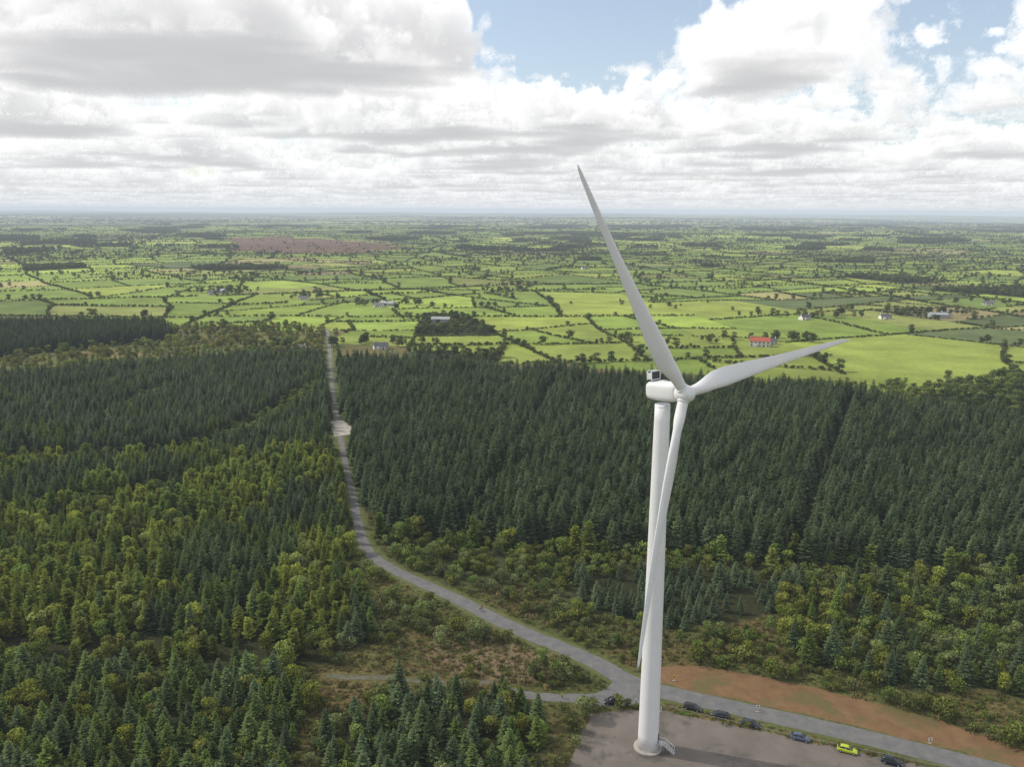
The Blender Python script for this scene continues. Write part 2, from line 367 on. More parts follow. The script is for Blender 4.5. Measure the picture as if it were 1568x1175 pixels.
def tuft(name,seed):
    r=random.Random(seed); V=[];Fc=[];Sh=[]
    for i in range(30):
        an=r.random()*6.3; rr=r.random()*.95; x,y=math.cos(an)*rr,math.sin(an)*rr; h=r.uniform(.3,.8); a2=r.random()*6.3; ww=.15
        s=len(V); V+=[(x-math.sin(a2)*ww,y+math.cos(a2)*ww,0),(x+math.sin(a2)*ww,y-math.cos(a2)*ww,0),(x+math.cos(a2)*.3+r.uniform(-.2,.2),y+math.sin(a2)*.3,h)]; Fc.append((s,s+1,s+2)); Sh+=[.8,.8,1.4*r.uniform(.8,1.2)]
    return finish_proto(name,V,Fc,Sh,0)
KIT=[]
def reg(o): KIT.append(o.name); return len(KIT)-1
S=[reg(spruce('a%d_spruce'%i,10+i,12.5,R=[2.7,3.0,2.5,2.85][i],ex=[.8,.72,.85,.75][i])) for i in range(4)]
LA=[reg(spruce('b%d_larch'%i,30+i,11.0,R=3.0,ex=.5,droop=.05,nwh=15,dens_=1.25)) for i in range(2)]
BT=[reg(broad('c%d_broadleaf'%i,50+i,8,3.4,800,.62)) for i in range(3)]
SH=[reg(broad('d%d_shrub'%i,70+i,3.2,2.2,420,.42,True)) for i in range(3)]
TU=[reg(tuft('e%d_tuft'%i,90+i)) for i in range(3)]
def scatter(name,x,y,z,idx,scl,tint):
    nP=len(x); me=bpy.data.meshes.new(name); me.vertices.add(nP)
    me.vertices.foreach_set('co',np.stack([x,y,z],1).astype(np.float32).ravel())
    def att(nm,ty,field,arr): a=me.attributes.new(nm,ty,'POINT'); a.data.foreach_set(field,arr)
    att('idx','INT','value',np.asarray(idx,np.int32))
    rot=np.stack([rng.normal(0,.035,nP),rng.normal(0,.035,nP),rng.uniform(0,6.28,nP)],1).astype(np.float32)
    att('rot','FLOAT_VECTOR','vector',rot.ravel()); att('scl','FLOAT_VECTOR','vector',np.asarray(scl,np.float32).ravel())
    att('tn','FLOAT_COLOR','color',np.concatenate([tint,np.ones((nP,1))],1).astype(np.float32).ravel())
    o=bpy.data.objects.new(name,me); ROOT.objects.link(o)
    md=o.modifiers.new('instances','NODES'); md.node_group=GN; return o
GN=bpy.data.node_groups.new('scatter','GeometryNodeTree')
GN.interface.new_socket('Geometry',in_out='INPUT',socket_type='NodeSocketGeometry'); GN.interface.new_socket('Geometry',in_out='OUTPUT',socket_type='NodeSocketGeometry')
g=GN.nodes; gl=GN.links
gi=g.new('NodeGroupInput'); gout=g.new('NodeGroupOutput'); iop=g.new('GeometryNodeInstanceOnPoints'); ci=g.new('GeometryNodeCollectionInfo')
ci.inputs['Collection'].default_value=PROTO; ci.inputs['Separate Children'].default_value=True; ci.inputs['Reset Children'].default_value=True
def na_(nm,ty): n=g.new('GeometryNodeInputNamedAttribute'); n.data_type=ty; n.inputs['Name'].default_value=nm; return n.outputs['Attribute']
er=g.new('FunctionNodeEulerToRotation')
gl.new(na_('rot','FLOAT_VECTOR'),er.inputs[0]); gl.new(gi.outputs[0],iop.inputs['Points']); gl.new(ci.outputs[0],iop.inputs['Instance']); iop.inputs['Pick Instance'].default_value=True
gl.new(na_('idx','INT'),iop.inputs['Instance Index']); gl.new(er.outputs[0],iop.inputs['Rotation']); gl.new(na_('scl','FLOAT_VECTOR'),iop.inputs['Scale'])
sa=g.new('GeometryNodeStoreNamedAttribute'); sa.data_type='FLOAT_COLOR'; sa.domain='INSTANCE'; sa.inputs['Name'].default_value='tint'
gl.new(iop.outputs[0],sa.inputs['Geometry']); gl.new(na_('tn','FLOAT_COLOR'),sa.inputs['Value']); gl.new(sa.outputs[0],gout.inputs[0])

# ================= forests =================
def jgrid(x0,x1,y0,y1,s,j=.38):
    X,Y=np.meshgrid(np.arange(x0,x1,s),np.arange(y0,y1,s)); X=X.ravel()+rng.uniform(-j,j,X.size)*s; Y=Y.ravel()+rng.uniform(-j,j,Y.size)*s
    m=np.abs(X)<.8*Y+70; return X[m],Y[m]
C=lambda *a: np.array(a)
TG=1.62
def mk(name,sel,x,y,kinds,h,hvar,cols,tv=.2,wx=1.0):
    m=sel; n=m.sum()
    if n==0: return
    xs,ys=x[m],y[m]
    idx=np.array(kinds)[rng.integers(0,len(kinds),n)]
    s=h*(1+rng.normal(0,hvar,n))*(.78+.44*n2(xs,ys,.03,5.)); s=np.clip(s,.2,3)
    ww=s*wx*rng.uniform(.85,1.15,n)
    cols=np.array(cols); t=np.clip((n2(xs,ys,.045,8.)-.25)*2+rng.normal(0,.25,n),0,.999)*(len(cols)-1)
    i0=t.astype(int); fr=(t-i0)[:,None]; i1=np.minimum(i0+1,len(cols)-1); tc_=cols[i0]*(1-fr)+cols[i1]*fr
    tc_=tc_*np.clip(1+rng.normal(0,tv,(n,1)),.5,1.6)*TG
    parts.setdefault(name,[]).append((xs,ys,np.zeros(n),idx,np.stack([ww,ww,s],1),tc_))
parts={}
x,y=jgrid(-700,900,128,860,3.8); cl=classify(x,y); bad=clear_mask(x,y)
ride=np.zeros(x.shape,bool)
for ln_,wd in RIDES: ride|=pldist(x,y,ln_)<wd
rr=rng.random(x.size); nb=n2(x,y,.035,12.)
def isr(k): return (cl==names.index(k))&~bad
dark=C(.040,.058,.029); mid=C(.054,.077,.033); blue=C(.060,.082,.044); oliv=C(.105,.11,.028); yel=C(.15,.165,.03); gren=C(.09,.125,.030); brn=C(.115,.10,.03); willow=C(.10,.118,.048)
nr=isr('spruceR')&~ride
mk('spruce_forest',nr&(rr<.95),x,y,S,1.02,.14,[dark,mid,blue,mid],wx=1.05)
mk('spruce_forest',isr('farL')&~ride,x,y,S,1.0,.1,[dark,dark*1.2])
mk('spruce_forest',isr('spruceL')&~ride&(rr<.95),x,y,S,.74,.16,[mid,blue*1.2,blue,gren*.85],wx=1.1)
mk('spruce_forest',isr('larchL')&~ride&(rr<.95)&(nb>.42),x,y,LA+S[:2],.80,.14,[gren,gren*1.1,yel*.95,gren*1.1],wx=1.1)
mk('spruce_forest',isr('larchL')&~ride&(rr<.95)&(nb<=.42),x,y,S,.72,.14,[mid,blue*1.1,gren*.8],wx=1.1)
ml=isr('mixL')
mk('spruce_forest',ml&(nb<.52)&(rr<.95)&~ride,x,y,S,.70,.18,[blue*1.1,mid*1.1,gren*.85],wx=1.1)
mk('spruce_forest',ml&(nb>=.52)&(rr<.72)&~ride,x,y,S+LA,.68,.18,[mid,gren,yel*.9,gren],wx=1.1)
mk('spruce_forest',isr('conifL')&(rr<.86),x,y,S,.58,.2,[gren*.9,blue*1.1,gren*.85,mid*1.15],wx=1.3)
mk('spruce_forest',isr('conifB')&(rr<.82),x,y,S,.60,.22,[mid*1.15,blue*1.15,gren*.9],wx=1.25)
mk('spruce_forest',isr('youngR')&(rr<.8),x,y,S,.48,.25,[blue*1.1,blue*1.2],wx=1.15)
mk('spruce_forest',isr('mixR')&(rr<.2),x,y,S,.70,.25,[mid,blue,gren])
sub=rr<.34
mk('broadleaf_trees',(isr('conifL')|isr('conifB'))&(rr>.87),x,y,BT,.62,.2,[willow,gren*1.1,yel*.8,oliv])
mk('broadleaf_trees',isr('oliveL')&(rr<.5),x,y,BT+LA,.68,.2,[oliv,gren,oliv,yel*.8])
mk('broadleaf_trees',isr('mixR')&(rr>.66),x,y,BT,.66,.3,[willow,gren,yel*.85,oliv])
mk('broadleaf_trees',isr('shrubR')&sub,x,y,BT,.52,.25,[willow,willow*.9,gren*.9,oliv*.9])
mk('broadleaf_trees',isr('woodR')&(rr<.3),x,y,BT,.85,.2,[willow*.8,gren*.8,dark])
mk('broadleaf_trees',ml&(nb>=.5)&(rr>.82),x,y,BT,.72,.3,[gren,yel,willow])
mk('broadleaf_trees',ride&(pldist(x,y,RIDES[0][0])<9)&(rr<.25)&(cl>=0)&~bad,x,y,BT,.45,.25,[oliv,gren,yel*.8])
de=pldist(x,y,GP([(575,815),(700,836),(850,844),(1100,860),(1250,874),(1400,882),(1568,887)]))
mk('broadleaf_trees',(de<7)&~bad&(rr<.25),x,y,LA+BT,.76,.25,[oliv,gren,gren,yel*.8])
x2,y2=jgrid(-500,620,128,900,2.6); c2_=classify(x2,y2); bad2=clear_mask(x2,y2); r2=rng.random(x2.size); nb2=n2(x2,y2,.05,15.)
un=(c2_==-1)&~bad2&(y2<560)
dr2=pldist(x2,y2,ROAD)
mk('heath_scrub',un&(nb2>.42)&(r2<.42)&(dr2>6),x2,y2,SH,.8,.38,[willow,willow*.8,oliv*.9,gren*.85])
mk('heath_scrub',un&(r2<.06)&(dr2>9),x2,y2,BT,.55,.3,[willow,gren,yel*.8])
mk('heath_scrub',(c2_==names.index('scrubL'))&~bad2&(r2<.2),x2,y2,SH+BT,.65,.35,[willow*.9,oliv,gren,brn])
inner=((c2_==names.index('mixR'))|(c2_==names.index('shrubR')))&~bad2
mk('heath_scrub',inner&(r2<.45),x2,y2,SH,.95,.3,[willow*.9,gren*.9,oliv*.85,gren*.8])
mk('heath_scrub',(dr2>2.7)&(dr2<9)&(r2<.24)&(y2<860)&(y2>205)&~bad2,x2,y2,SH,.6,.35,[willow,oliv,gren])
rd2=np.zeros(x2.shape,bool)
for ln_,wd in RIDES[:3]+RIDES[5:]: rd2|=pldist(x2,y2,ln_)<wd
mk('heath_scrub',rd2&~bad2&(r2<.5)&(y2<700),x2,y2,SH,.8,.3,[oliv*.9,gren*.9,willow])
mk('heath_scrub',((c2_==names.index('conifL'))|(c2_==names.index('conifB')))&~bad2&(r2<.18),x2,y2,SH,.95,.3,[willow,gren,oliv])
x3,y3=jgrid(-300,420,128,330,1.35); c3=classify(x3,y3); bad3=clear_mask(x3,y3); r3=rng.random(x3.size)
un3=(c3==-1)&~bad3
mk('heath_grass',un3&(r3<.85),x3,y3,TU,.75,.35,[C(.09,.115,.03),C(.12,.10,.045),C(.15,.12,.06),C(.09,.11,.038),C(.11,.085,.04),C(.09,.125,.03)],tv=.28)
for k_,pp in parts.items():
    a_=[np.concatenate([p[i] for p in pp]) for i in range(6)]
    scatter(k_,*a_)

# ================= farmland =================
polys=[];segs=[]
mo=GP([(350,365),(450,362),(600,374),(620,386),(500,390),(370,384)])
def area(p): x_,y_=p[:,0],p[:,1]; return .5*abs(np.dot(x_,np.roll(y_,-1))-np.dot(y_,np.roll(x_,-1)))
def split(p):
    c=p.mean(0); d=math.hypot(*c); ar=area(p)
    tgt=10500*(1 if d<2200 else (d/2200)**1.3)*split.r.lognormvariate(0,.6)
    if abs(c[0])>.85*c[1]+500: tgt*=8
    if ar<tgt: polys.append(p); return
    e=np.roll(p,-1,0)-p; le=np.linalg.norm(e,axis=1); i=le.argmax(); t=split.r.uniform(.33,.67); m_=p[i]+e[i]*t
    dn=np.array([-e[i][1],e[i][0]])/le[i]; a_=split.r.gauss(0,.22); dn=np.array([dn[0]*math.cos(a_)-dn[1]*math.sin(a_),dn[0]*math.sin(a_)+dn[1]*math.cos(a_)])
    nrm=np.array([-dn[1],dn[0]]); s=(p-m_)@nrm; A_=[];B_=[];cut=[]
    n=len(p)
    for k in range(n):
        q=p[k];r_=p[(k+1)%n];s1,s2=s[k],s[(k+1)%n]
        (A_ if s1>=0 else B_).append(q)
        if (s1>=0)!=(s2>=0): x_=q+(r_-q)*(s1/(s1-s2)); A_.append(x_);B_.append(x_);cut.append(x_)
    if len(A_)<3 or len(B_)<3 or len(cut)<2: polys.append(p);return
    segs.append((cut[0],cut[1])); split(np.array(A_)); split(np.array(B_))
split.r=random.Random(5)
ang=.22; cA,sA=math.cos(ang),math.sin(ang)
def rot(p): p=np.array(p,float); c=np.array([0,600.]); q=p-c; return np.stack([q[:,0]*cA-q[:,1]*sA,q[:,0]*sA+q[:,1]*cA],1)+c
root=rot([(-5200,-900),(6200,-900),(6200,6600),(-5200,6600)]); split(root)
def warp(p):
    return p+np.stack([(n2(p[:,0],p[:,1],1/420.,61.)-.5),(n2(p[:,0],p[:,1],1/420.,77.)-.5)],1)*110
def dens_edge(p,st=22.):
    out=[]
    for a_,b_ in zip(p,np.roll(p,-1,0)):
        n=max(1,int(np.linalg.norm(b_-a_)/st)); out+= [a_+(b_-a_)*t for t in np.linspace(0,1,n,endpoint=False)]
    return np.array(out)
pal=[C(.17,.24,.045),C(.21,.285,.05),C(.14,.20,.045),C(.255,.31,.06),C(.21,.235,.065),C(.29,.27,.11),C(.19,.165,.08),C(.09,.12,.045)]
V=[];Fc=[];cs_=[];wood=[]
R_=random.Random(11)
for p in polys:
    c=warp(p.mean(0)[None])[0]
    if c[1]<np.interp(c[0],FXL,FYL)-25 or abs(c[0])>.9*c[1]+300 or area(p)<300: continue
    sun_patch=float(n2(c[0:1],c[1:2],1/700.,20.)[0]); sun_patch=np.clip((sun_patch-.5)*2.6+.5,0,1)  # large cloud-shade and sunlit areas painted into the field colour
    ismoor=pip(c[0:1],c[1:2],mo)[0]
    wv=float(n2(c[0:1],c[1:2],1/420.,31.)[0]); rough=float(n2(c[0:1],c[1:2],1/600.,43.)[0])+(.12 if c[0]<-250 and c[1]<2400 else 0)
    p=warp(dens_edge(p,22. if c[1]<2200 else 60.))
    if ismoor: cc_=C(.14,.08,.05)
    elif (wv>.72 and c[1]>800) or R_.random()<.02+.05*(c[1]>2500): wood.append(p); cc_=C(.04,.055,.022)
    elif rough>.66 and c[1]>700: cc_=pal[R_.choice([2,4,5,6,4,7])]*R_.uniform(.8,1.1)
    else:
        cc_=pal[min(7,int(abs(R_.gauss(0,2.1))))]*R_.uniform(.85,1.15)*(.75+.45*sun_patch)
        if c[1]<820: cc_=(C(.20,.25,.05) if R_.random()<.7 else C(.165,.23,.042))*R_.uniform(.85,1.1)
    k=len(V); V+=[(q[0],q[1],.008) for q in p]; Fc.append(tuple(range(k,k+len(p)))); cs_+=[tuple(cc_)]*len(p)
me=bpy.data.meshes.new('farm_fields'); me.from_pydata(V,[],Fc); me.update()
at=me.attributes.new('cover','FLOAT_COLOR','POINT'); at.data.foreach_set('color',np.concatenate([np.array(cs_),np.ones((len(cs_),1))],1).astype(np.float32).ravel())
m_,N,L=newmat('pasture'); b=out_bsdf(N,L,.95,.1); a=node(N,'ShaderNodeAttribute',attribute_name='cover'); ge=node(N,'ShaderNodeNewGeometry')
cfi=vscale(vscale(a.outputs['Color'],mr(noise(.02,5),.3,.7,.72,1.28)),mr(noise(.3,3),.3,.7,.85,1.15)); cfi=mixc(mr(noise(.012,4,.7),.55,.7,0,.3),cfi,(.22,.21,.08))
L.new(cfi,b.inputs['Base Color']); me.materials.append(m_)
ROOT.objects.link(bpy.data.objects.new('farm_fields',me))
hx=[];hy=[];hs_=[];hk=[];hw=[]
for a_,b_ in segs:
    m_=(a_+b_)/2; d=math.hypot(*m_)
    if m_[1]<480 or abs(m_[0])>.85*m_[1]+300: continue
    if R_.random()<.04: continue
    ln_=np.linalg.norm(b_-a_); st=2.1 if d<1300 else (3.2 if d<2500 else (5.8 if d<4000 else 10))
    n=max(2,int(ln_/st)); t=np.linspace(0,1,n); q=warp(a_+(b_-a_)*t[:,None])+rng.normal(0,.7+st*.06,(n,2))
    loc=n2(q[:,0],q[:,1],1/90.,83.); g0=rng.random(n); keep=(g0>R_.choice([.01,.03,.12,.3])); q=q[keep]; loc=loc[keep]; n=len(q); hgt=R_.uniform(.4,.9)
    tr_=rng.random(n)<(.025+.6*np.clip(loc-.49,0,1)*2*R_.random()**1.4)*st/3
    hx+=list(q[:,0]);hy+=list(q[:,1]); hk+=list(np.where(tr_,np.array(BT)[rng.integers(0,3,n)],np.array(SH)[rng.integers(0,3,n)]))
    far_=1 if d<2200 else 1.4
    z_=np.where(tr_,rng.uniform(.5,1.2,n),hgt*rng.uniform(.6,1.3,n)*far_); hs_+=list(z_); hw+=list(np.where(tr_,z_*1.15,z_*.4+.7*far_))
hx=np.array(hx);hy=np.array(hy);hs_=np.array(hs_);hk=np.array(hk);hw=np.array(hw)
for p in wood:
    lo,hi=p.min(0),p.max(0); d=math.hypot(*p.mean(0)); st=6 if d<2500 else 10
    wx_,wy_=np.meshgrid(np.arange(lo[0],hi[0],st),np.arange(lo[1],hi[1],st)); wx_=wx_.ravel()+rng.uniform(-2,2,wx_.size); wy_=wy_.ravel()+rng.uniform(-2,2,wy_.size)
    k=pip(wx_,wy_,p)&(rng.random(len(wx_))<.3+1.2*n2(wx_,wy_,1/70.,91.)**1.5); wx_,wy_=wx_[k],wy_[k]; n=len(wx_); z_=rng.uniform(.5,1.2,n)*(1 if d<2500 else 1.4)
    hx=np.concatenate([hx,wx_]);hy=np.concatenate([hy,wy_]); hs_=np.concatenate([hs_,z_]); hw=np.concatenate([hw,z_*1.1]); hk=np.concatenate([hk,rng.integers(0,3,n)+BT[0]])
n=32000; x_=rng.uniform(-3000,3400,n); y_=650+rng.power(1.6,n)*3900; k=(n2(x_,y_,1/240.,51.)>.59)&(np.abs(x_)<.8*y_+100); x_,y_=x_[k],y_[k]; n=len(x_); z_=rng.uniform(.4,1.1,n)
hx=np.concatenate([hx,x_]);hy=np.concatenate([hy,y_]); hs_=np.concatenate([hs_,z_]); hw=np.concatenate([hw,z_*1.15]); hk=np.concatenate([hk,rng.integers(0,3,n)+BT[0]])
HOUSES=[(325,452,0),(337,449,1),(465,460,0),(580,471,0),(594,469,1),(675,494,1),(583,535,0),(459,538,0),(1163,531,2),(1178,528,0),(1232,490,0),(1355,489,0),(1436,487,1),(1446,485,0),(1513,468,0),(895,413,0),(690,366,0),(1080,405,0)]
HW=[(G(p[0],p[1]),p[2]) for p in HOUSES]
ok=np.ones(len(hx),bool)
ok&=~((hy<900)&(classify(hx,hy)>=0)); ok&=pldist(hx,hy,ROAD)>5; ok&=np.hypot(hx,hy)>560
ok&=hy>np.interp(hx,FXL,FYL); ok&=~(pip(hx,hy,mo)&(rng.random(len(hx))<.85))
for (px_,py_),_ in HW: ok&=~((np.abs(hx-px_)<11)&(hy<py_+8)&(hy>py_-45))
hx,hy,hs_,hk,hw=hx[ok],hy[ok],hs_[ok],hk[ok],hw[ok]
for (px_,py_),_ in HW: # garden trees beside and behind each farmhouse
    n=14; ax_=rng.uniform(-45,45,n); ay_=rng.uniform(10,40,n); z_=rng.uniform(.6,1.2,n)
    hx=np.concatenate([hx,px_+ax_]);hy=np.concatenate([hy,py_+ay_]); hs_=np.concatenate([hs_,z_]); hw=np.concatenate([hw,z_*1.1]); hk=np.concatenate([hk,rng.integers(0,3,n)+BT[0]])
n=len(hx)
hc=np.array([C(.072,.095,.035),C(.09,.115,.035),C(.115,.125,.042),C(.06,.085,.033)])[rng.integers(0,4,n)]*rng.uniform(.7,1.3,(n,1))
scatter('hedgerows',hx,hy,np.zeros(n),hk,np.stack([hw,hw,hs_],1),hc)
n=10000; th_=rng.uniform(-.72,.72,n); rd=np.sqrt(rng.uniform(5000**2,15000**2,n)); x_=rd*np.sin(th_);y_=rd*np.cos(th_)
k=n2(x_,y_,1/1500.,3.)>.43; x_,y_,rd=x_[k],y_[k],rd[k]; n=len(x_)
s_=rng.uniform(.7,1.4,n); wd=s_*rng.uniform(2,9,n)
scatter('distant_woodland',x_,y_,hillz(x_,y_)-1,rng.integers(0,3,n)+BT[0],np.stack([wd,s_*2.5,s_],1),np.tile(C(.065,.08,.038),(n,1)))

# ================= object helpers =================
m_white=simple('turbine_white_paint',(.80,.81,.82),.42,.4,0,.25,.03)
m_dark=simple('dark_grille',(.05,.05,.055),.6); m_conc=simple('concrete',(.4,.37,.33),.9,.2,0,.8,.12); m_steel=simple('galvanised_steel',(.45,.46,.47),.45,.5,.6)
def empty(name,loc,rz=0.): e=bpy.data.objects.new(name,None); ROOT.objects.link(e); e.location=loc; e.rotation_euler=(0,0,rz); e.empty_display_size=1; return e
def ringloft(name,rings,mats,par,smooth=True,caps=True):
    k=len(rings[0]); V=[p for r_ in rings for p in r_]; Fc=[]
    for i in range(len(rings)-1):
        for j in range(k): Fc.append((i*k+j,i*k+(j+1)%k,(i+1)*k+(j+1)%k,(i+1)*k+j))
    if caps: Fc.append(tuple(range(k))[::-1]); Fc.append(tuple((len(rings)-1)*k+j for j in range(k)))
    me=bpy.data.meshes.new(name); me.from_pydata([tuple(map(float,p)) for p in V],[],Fc); bm=bmesh.new(); bm.from_mesh(me); bmesh.ops.recalc_face_normals(bm,faces=bm.faces[:]); bm.to_mesh(me); bm.free()
    for p in me.polygons: p.use_smooth=smooth and len(p.vertices)==4
    for m in mats: me.materials.append(m)
    o=bpy.data.objects.new(name,me); ROOT.objects.link(o)
    if par: o.parent=par
    return o
def boxw(name,c,sz,mat,par,axes=None,bev=.03):
    bm=bmesh.new(); bmesh.ops.create_cube(bm,size=1)
    for v_ in bm.verts: v_.co=Vector((v_.co.x*sz[0],v_.co.y*sz[1],v_.co.z*sz[2]))
    if bev: bmesh.ops.bevel(bm,geom=bm.edges[:],offset=bev,segments=2,affect='EDGES')
    if axes is not None:
        M=Matrix([list(a_) for a_ in axes]).transposed()
        for v_ in bm.verts: v_.co=M@v_.co
    for v_ in bm.verts: v_.co+=Vector(c)
    me=bpy.data.meshes.new(name); bm.to_mesh(me); bm.free(); me.materials.append(mat); o=bpy.data.objects.new(name,me); ROOT.objects.link(o)
    if par: o.parent=par
    return o
def circ(r,z,k=48,c=(0,0)): return [(c[0]+r*math.cos(2*math.pi*i/k),c[1]+r*math.sin(2*math.pi*i/k),z) for i in range(k)]
# ================= turbine =================
turb=empty('wind_turbine',(bx,by,0))
TT=HUBH-2.6
rr_=[circ(2.25-(2.25-1.55)*(z/TT)**1.05,z) for z in np.linspace(.25,TT,24)]
ringloft('tower',rr_,[m_white],turb)
for z in (TT*.28,TT*.6,TT-.4):
    r0=2.25-(2.25-1.55)*(z/TT)**1.05; ringloft('tower_flange',[circ(r0+.005,z-.09),circ(r0+.035,z-.05),circ(r0+.035,z+.05),circ(r0+.005,z+.09)],[m_white],turb,caps=False)
ringloft('foundation',[circ(3.1,.02),circ(3.1,.3),circ(2.95,.36)],[m_conc],turb,False)
ti=math.radians(5); a=YAW
nh=np.array([math.cos(a),-math.sin(a),0.]); nv=nh*math.cos(ti)+np.array([0,0,math.sin(ti)]); wv=-nh*math.sin(ti)+np.array([0,0,math.cos(ti)]); uv=np.array([math.sin(a),math.cos(a),0.])
hub=np.array([0,0,HUBH])+nv*OVER
def fr(s,u_,w_): return hub+nv*s+uv*u_+wv*w_
def sup(s,hw,hh_,e=3.6,k=40,cz=0.):
    o=[]
    for i in range(k):
        t=2*math.pi*i/k; c,s_=math.cos(t),math.sin(t); o.append(fr(s,hw*math.copysign(abs(c)**(2/e),c),cz+hh_*math.copysign(abs(s_)**(2/e),s_)))
    return o
st=[(-9.0,1.05,1.2),(-8.9,1.35,1.5),(-8.5,1.6,1.75),(-7.2,1.72,1.9),(-5,1.78,1.98),(-3,1.76,1.95),(-1.9,1.6,1.78),(-1.55,1.45,1.55)]
ringloft('nacelle',[sup(s,u_,h_,cz=.1) for s,u_,h_ in st],[m_white],turb)
hubst=[(-1.5,1.35),(-1.4,1.6),(-.7,1.78),(.2,1.8),(1.0,1.62),(1.6,1.25),(2.0,.75),(2.15,.3),(2.18,.05)]
ringloft('spinner',[sup(s,r_,r_,2.) for s,r_ in hubst],[m_white],turb)
ax=(tuple(nv),tuple(uv),tuple(wv))
for s_ in(-8.4,-7.4):
    boxw('cooler_panel',fr(s_,0,3.2),(.14,2.3,1.5),m_dark,turb,ax)
    boxw('cooler_frame',fr(s_,0,4.03),(.3,2.7,.16),m_white,turb,ax); boxw('cooler_frame',fr(s_,0,2.35),(.3,2.7,.16),m_white,turb,ax)
    for q in(-1.27,1.27): boxw('cooler_frame',fr(s_,q,3.19),(.3,.16,1.5),m_white,turb,ax)
for q in(-1.27,1.27): boxw('cooler_side',fr(-7.9,q,3.1),(.68,.1,1.3),m_white,turb,ax)
boxw('roof_hatch',fr(-5.6,0,2.14),(1.6,1.2,.14),m_white,turb,ax)
for q in(-.7,.7): boxw('wind_sensor_mast',fr(-7.9,q,4.6),(.06,.06,1.1),m_steel,turb,ax,0); boxw('wind_sensor',fr(-7.9,q,5.2),(.3,.12,.12),m_dark,turb,ax)
frac=[0,.02,.05,.10,.16,.22,.32,.45,.6,.75,.87,.95,.985,1.]; ch=[2.1,2.1,2.25,3.0,3.75,3.95,3.5,2.8,2.15,1.65,1.25,.9,.6,.12]; thk=[1,1,.92,.62,.42,.33,.27,.23,.2,.18,.17,.16,.16,.16]
for k in range(3):
    t=TH0+k*2*math.pi/3; sp=math.sin(t)*uv+math.cos(t)*wv; tg_=math.cos(t)*uv-math.sin(t)*wv
    rings=[]
    for q in np.linspace(0,1,60):
        c_=np.interp(q,frac,ch); th=np.interp(q,frac,thk)*c_; rnd=np.clip(1-(q-.02)/.1,0,1); tw=math.radians(np.interp(q,[0,.15,.3,.6,1],[22,18,10,4,0]))
        le=np.interp(q,[0,.15,1],[.5,.33,.35]); cen=hub+sp*(1.2+(RB-1.2)*q)+nv*KP*RB*(.45*q+.55*q*q)
        cd=tg_*math.cos(tw)+nv*math.sin(tw); td=-tg_*math.sin(tw)+nv*math.cos(tw); ring=[]
        for i in range(28):
            b_=2*math.pi*i/28; xx=.5*(1+math.cos(b_))
            s_=math.copysign(1,math.sin(b_)) if abs(math.sin(b_))>1e-6 else 0
            xc=1-xx; af=5*(.2969*math.sqrt(xc)-.126*xc-.3516*xc**2+.2843*xc**3-.1036*xc**4)*th
            yy=s_*af; cx=(xx-1+le)*c_
            px_=rnd*(math.cos(b_)*c_/2)+(1-rnd)*cx; py_=rnd*(math.sin(b_)*c_/2)+(1-rnd)*(yy if s_>=0 else yy*.75)
            ring.append(cen+cd*px_+td*py_)
        rings.append(ring)
    ringloft('blade',rings,[m_white],turb)
    ringloft('blade_root_collar',[[hub+sp*d_+tg_*r_*math.cos(z_)+nv*r_*math.sin(z_) for z_ in np.linspace(0,2*math.pi,32,endpoint=False)] for d_,r_ in((1.1,1.2),(1.75,1.2),(1.8,1.1))],[m_white],turb)
sd=np.array([.93,-.36]); sd/=np.linalg.norm(sd); sn=np.array([-sd[1],sd[0]])
def sp_(d,s,z): return (sd[0]*d+sn[0]*s,sd[1]*d+sn[1]*s,z)
sax=((sd[0],sd[1],0),(sn[0],sn[1],0),(0,0,1))
boxw('door',sp_(2.2,0,2.9),(.16,1.0,2.2),m_dark,turb,sax); boxw('door_frame',sp_(2.15,0,2.9),(.1,1.25,2.45),m_white,turb,sax)
boxw('landing',sp_(2.95,0,1.72),(1.5,1.5,.1),m_steel,turb,sax,0)
for i in range(8): boxw('step',sp_(3.85+i*.27,0,1.5-i*.2),(.26,1.1,.05),m_steel,turb,sax,0)
for s_ in(-.62,.62):
    for i in range(5):
        d=3.7+i*.5; z=1.68-i*.36; boxw('rail_post',sp_(d,s_,z+.5),(.06,.06,1.1),m_white,turb,sax,0)
    d0=np.array([2.1,-1.55]); ln_=np.linalg.norm(d0); dr=d0/ln_
    axr=((sd[0]*dr[0],sd[1]*dr[0],dr[1]),(sn[0],sn[1],0),(-sd[0]*dr[1],-sd[1]*dr[1],dr[0]))
    boxw('handrail',sp_(4.72,s_,1.0+.98),(ln_,.07,.07),m_white,turb,axr,0); boxw('stringer',sp_(4.72,s_*.95,.82),(ln_,.06,.24),m_steel,turb,axr,0)
    for d in(2.4,3.5): boxw('landing_post',sp_(d,s_*1.15,1.35),(.08,.08,2.7),m_steel,turb,sax,0)
    boxw('landing_rail',sp_(2.95,s_*1.15,2.72),(1.3,.07,.07),m_white,turb,sax,0)

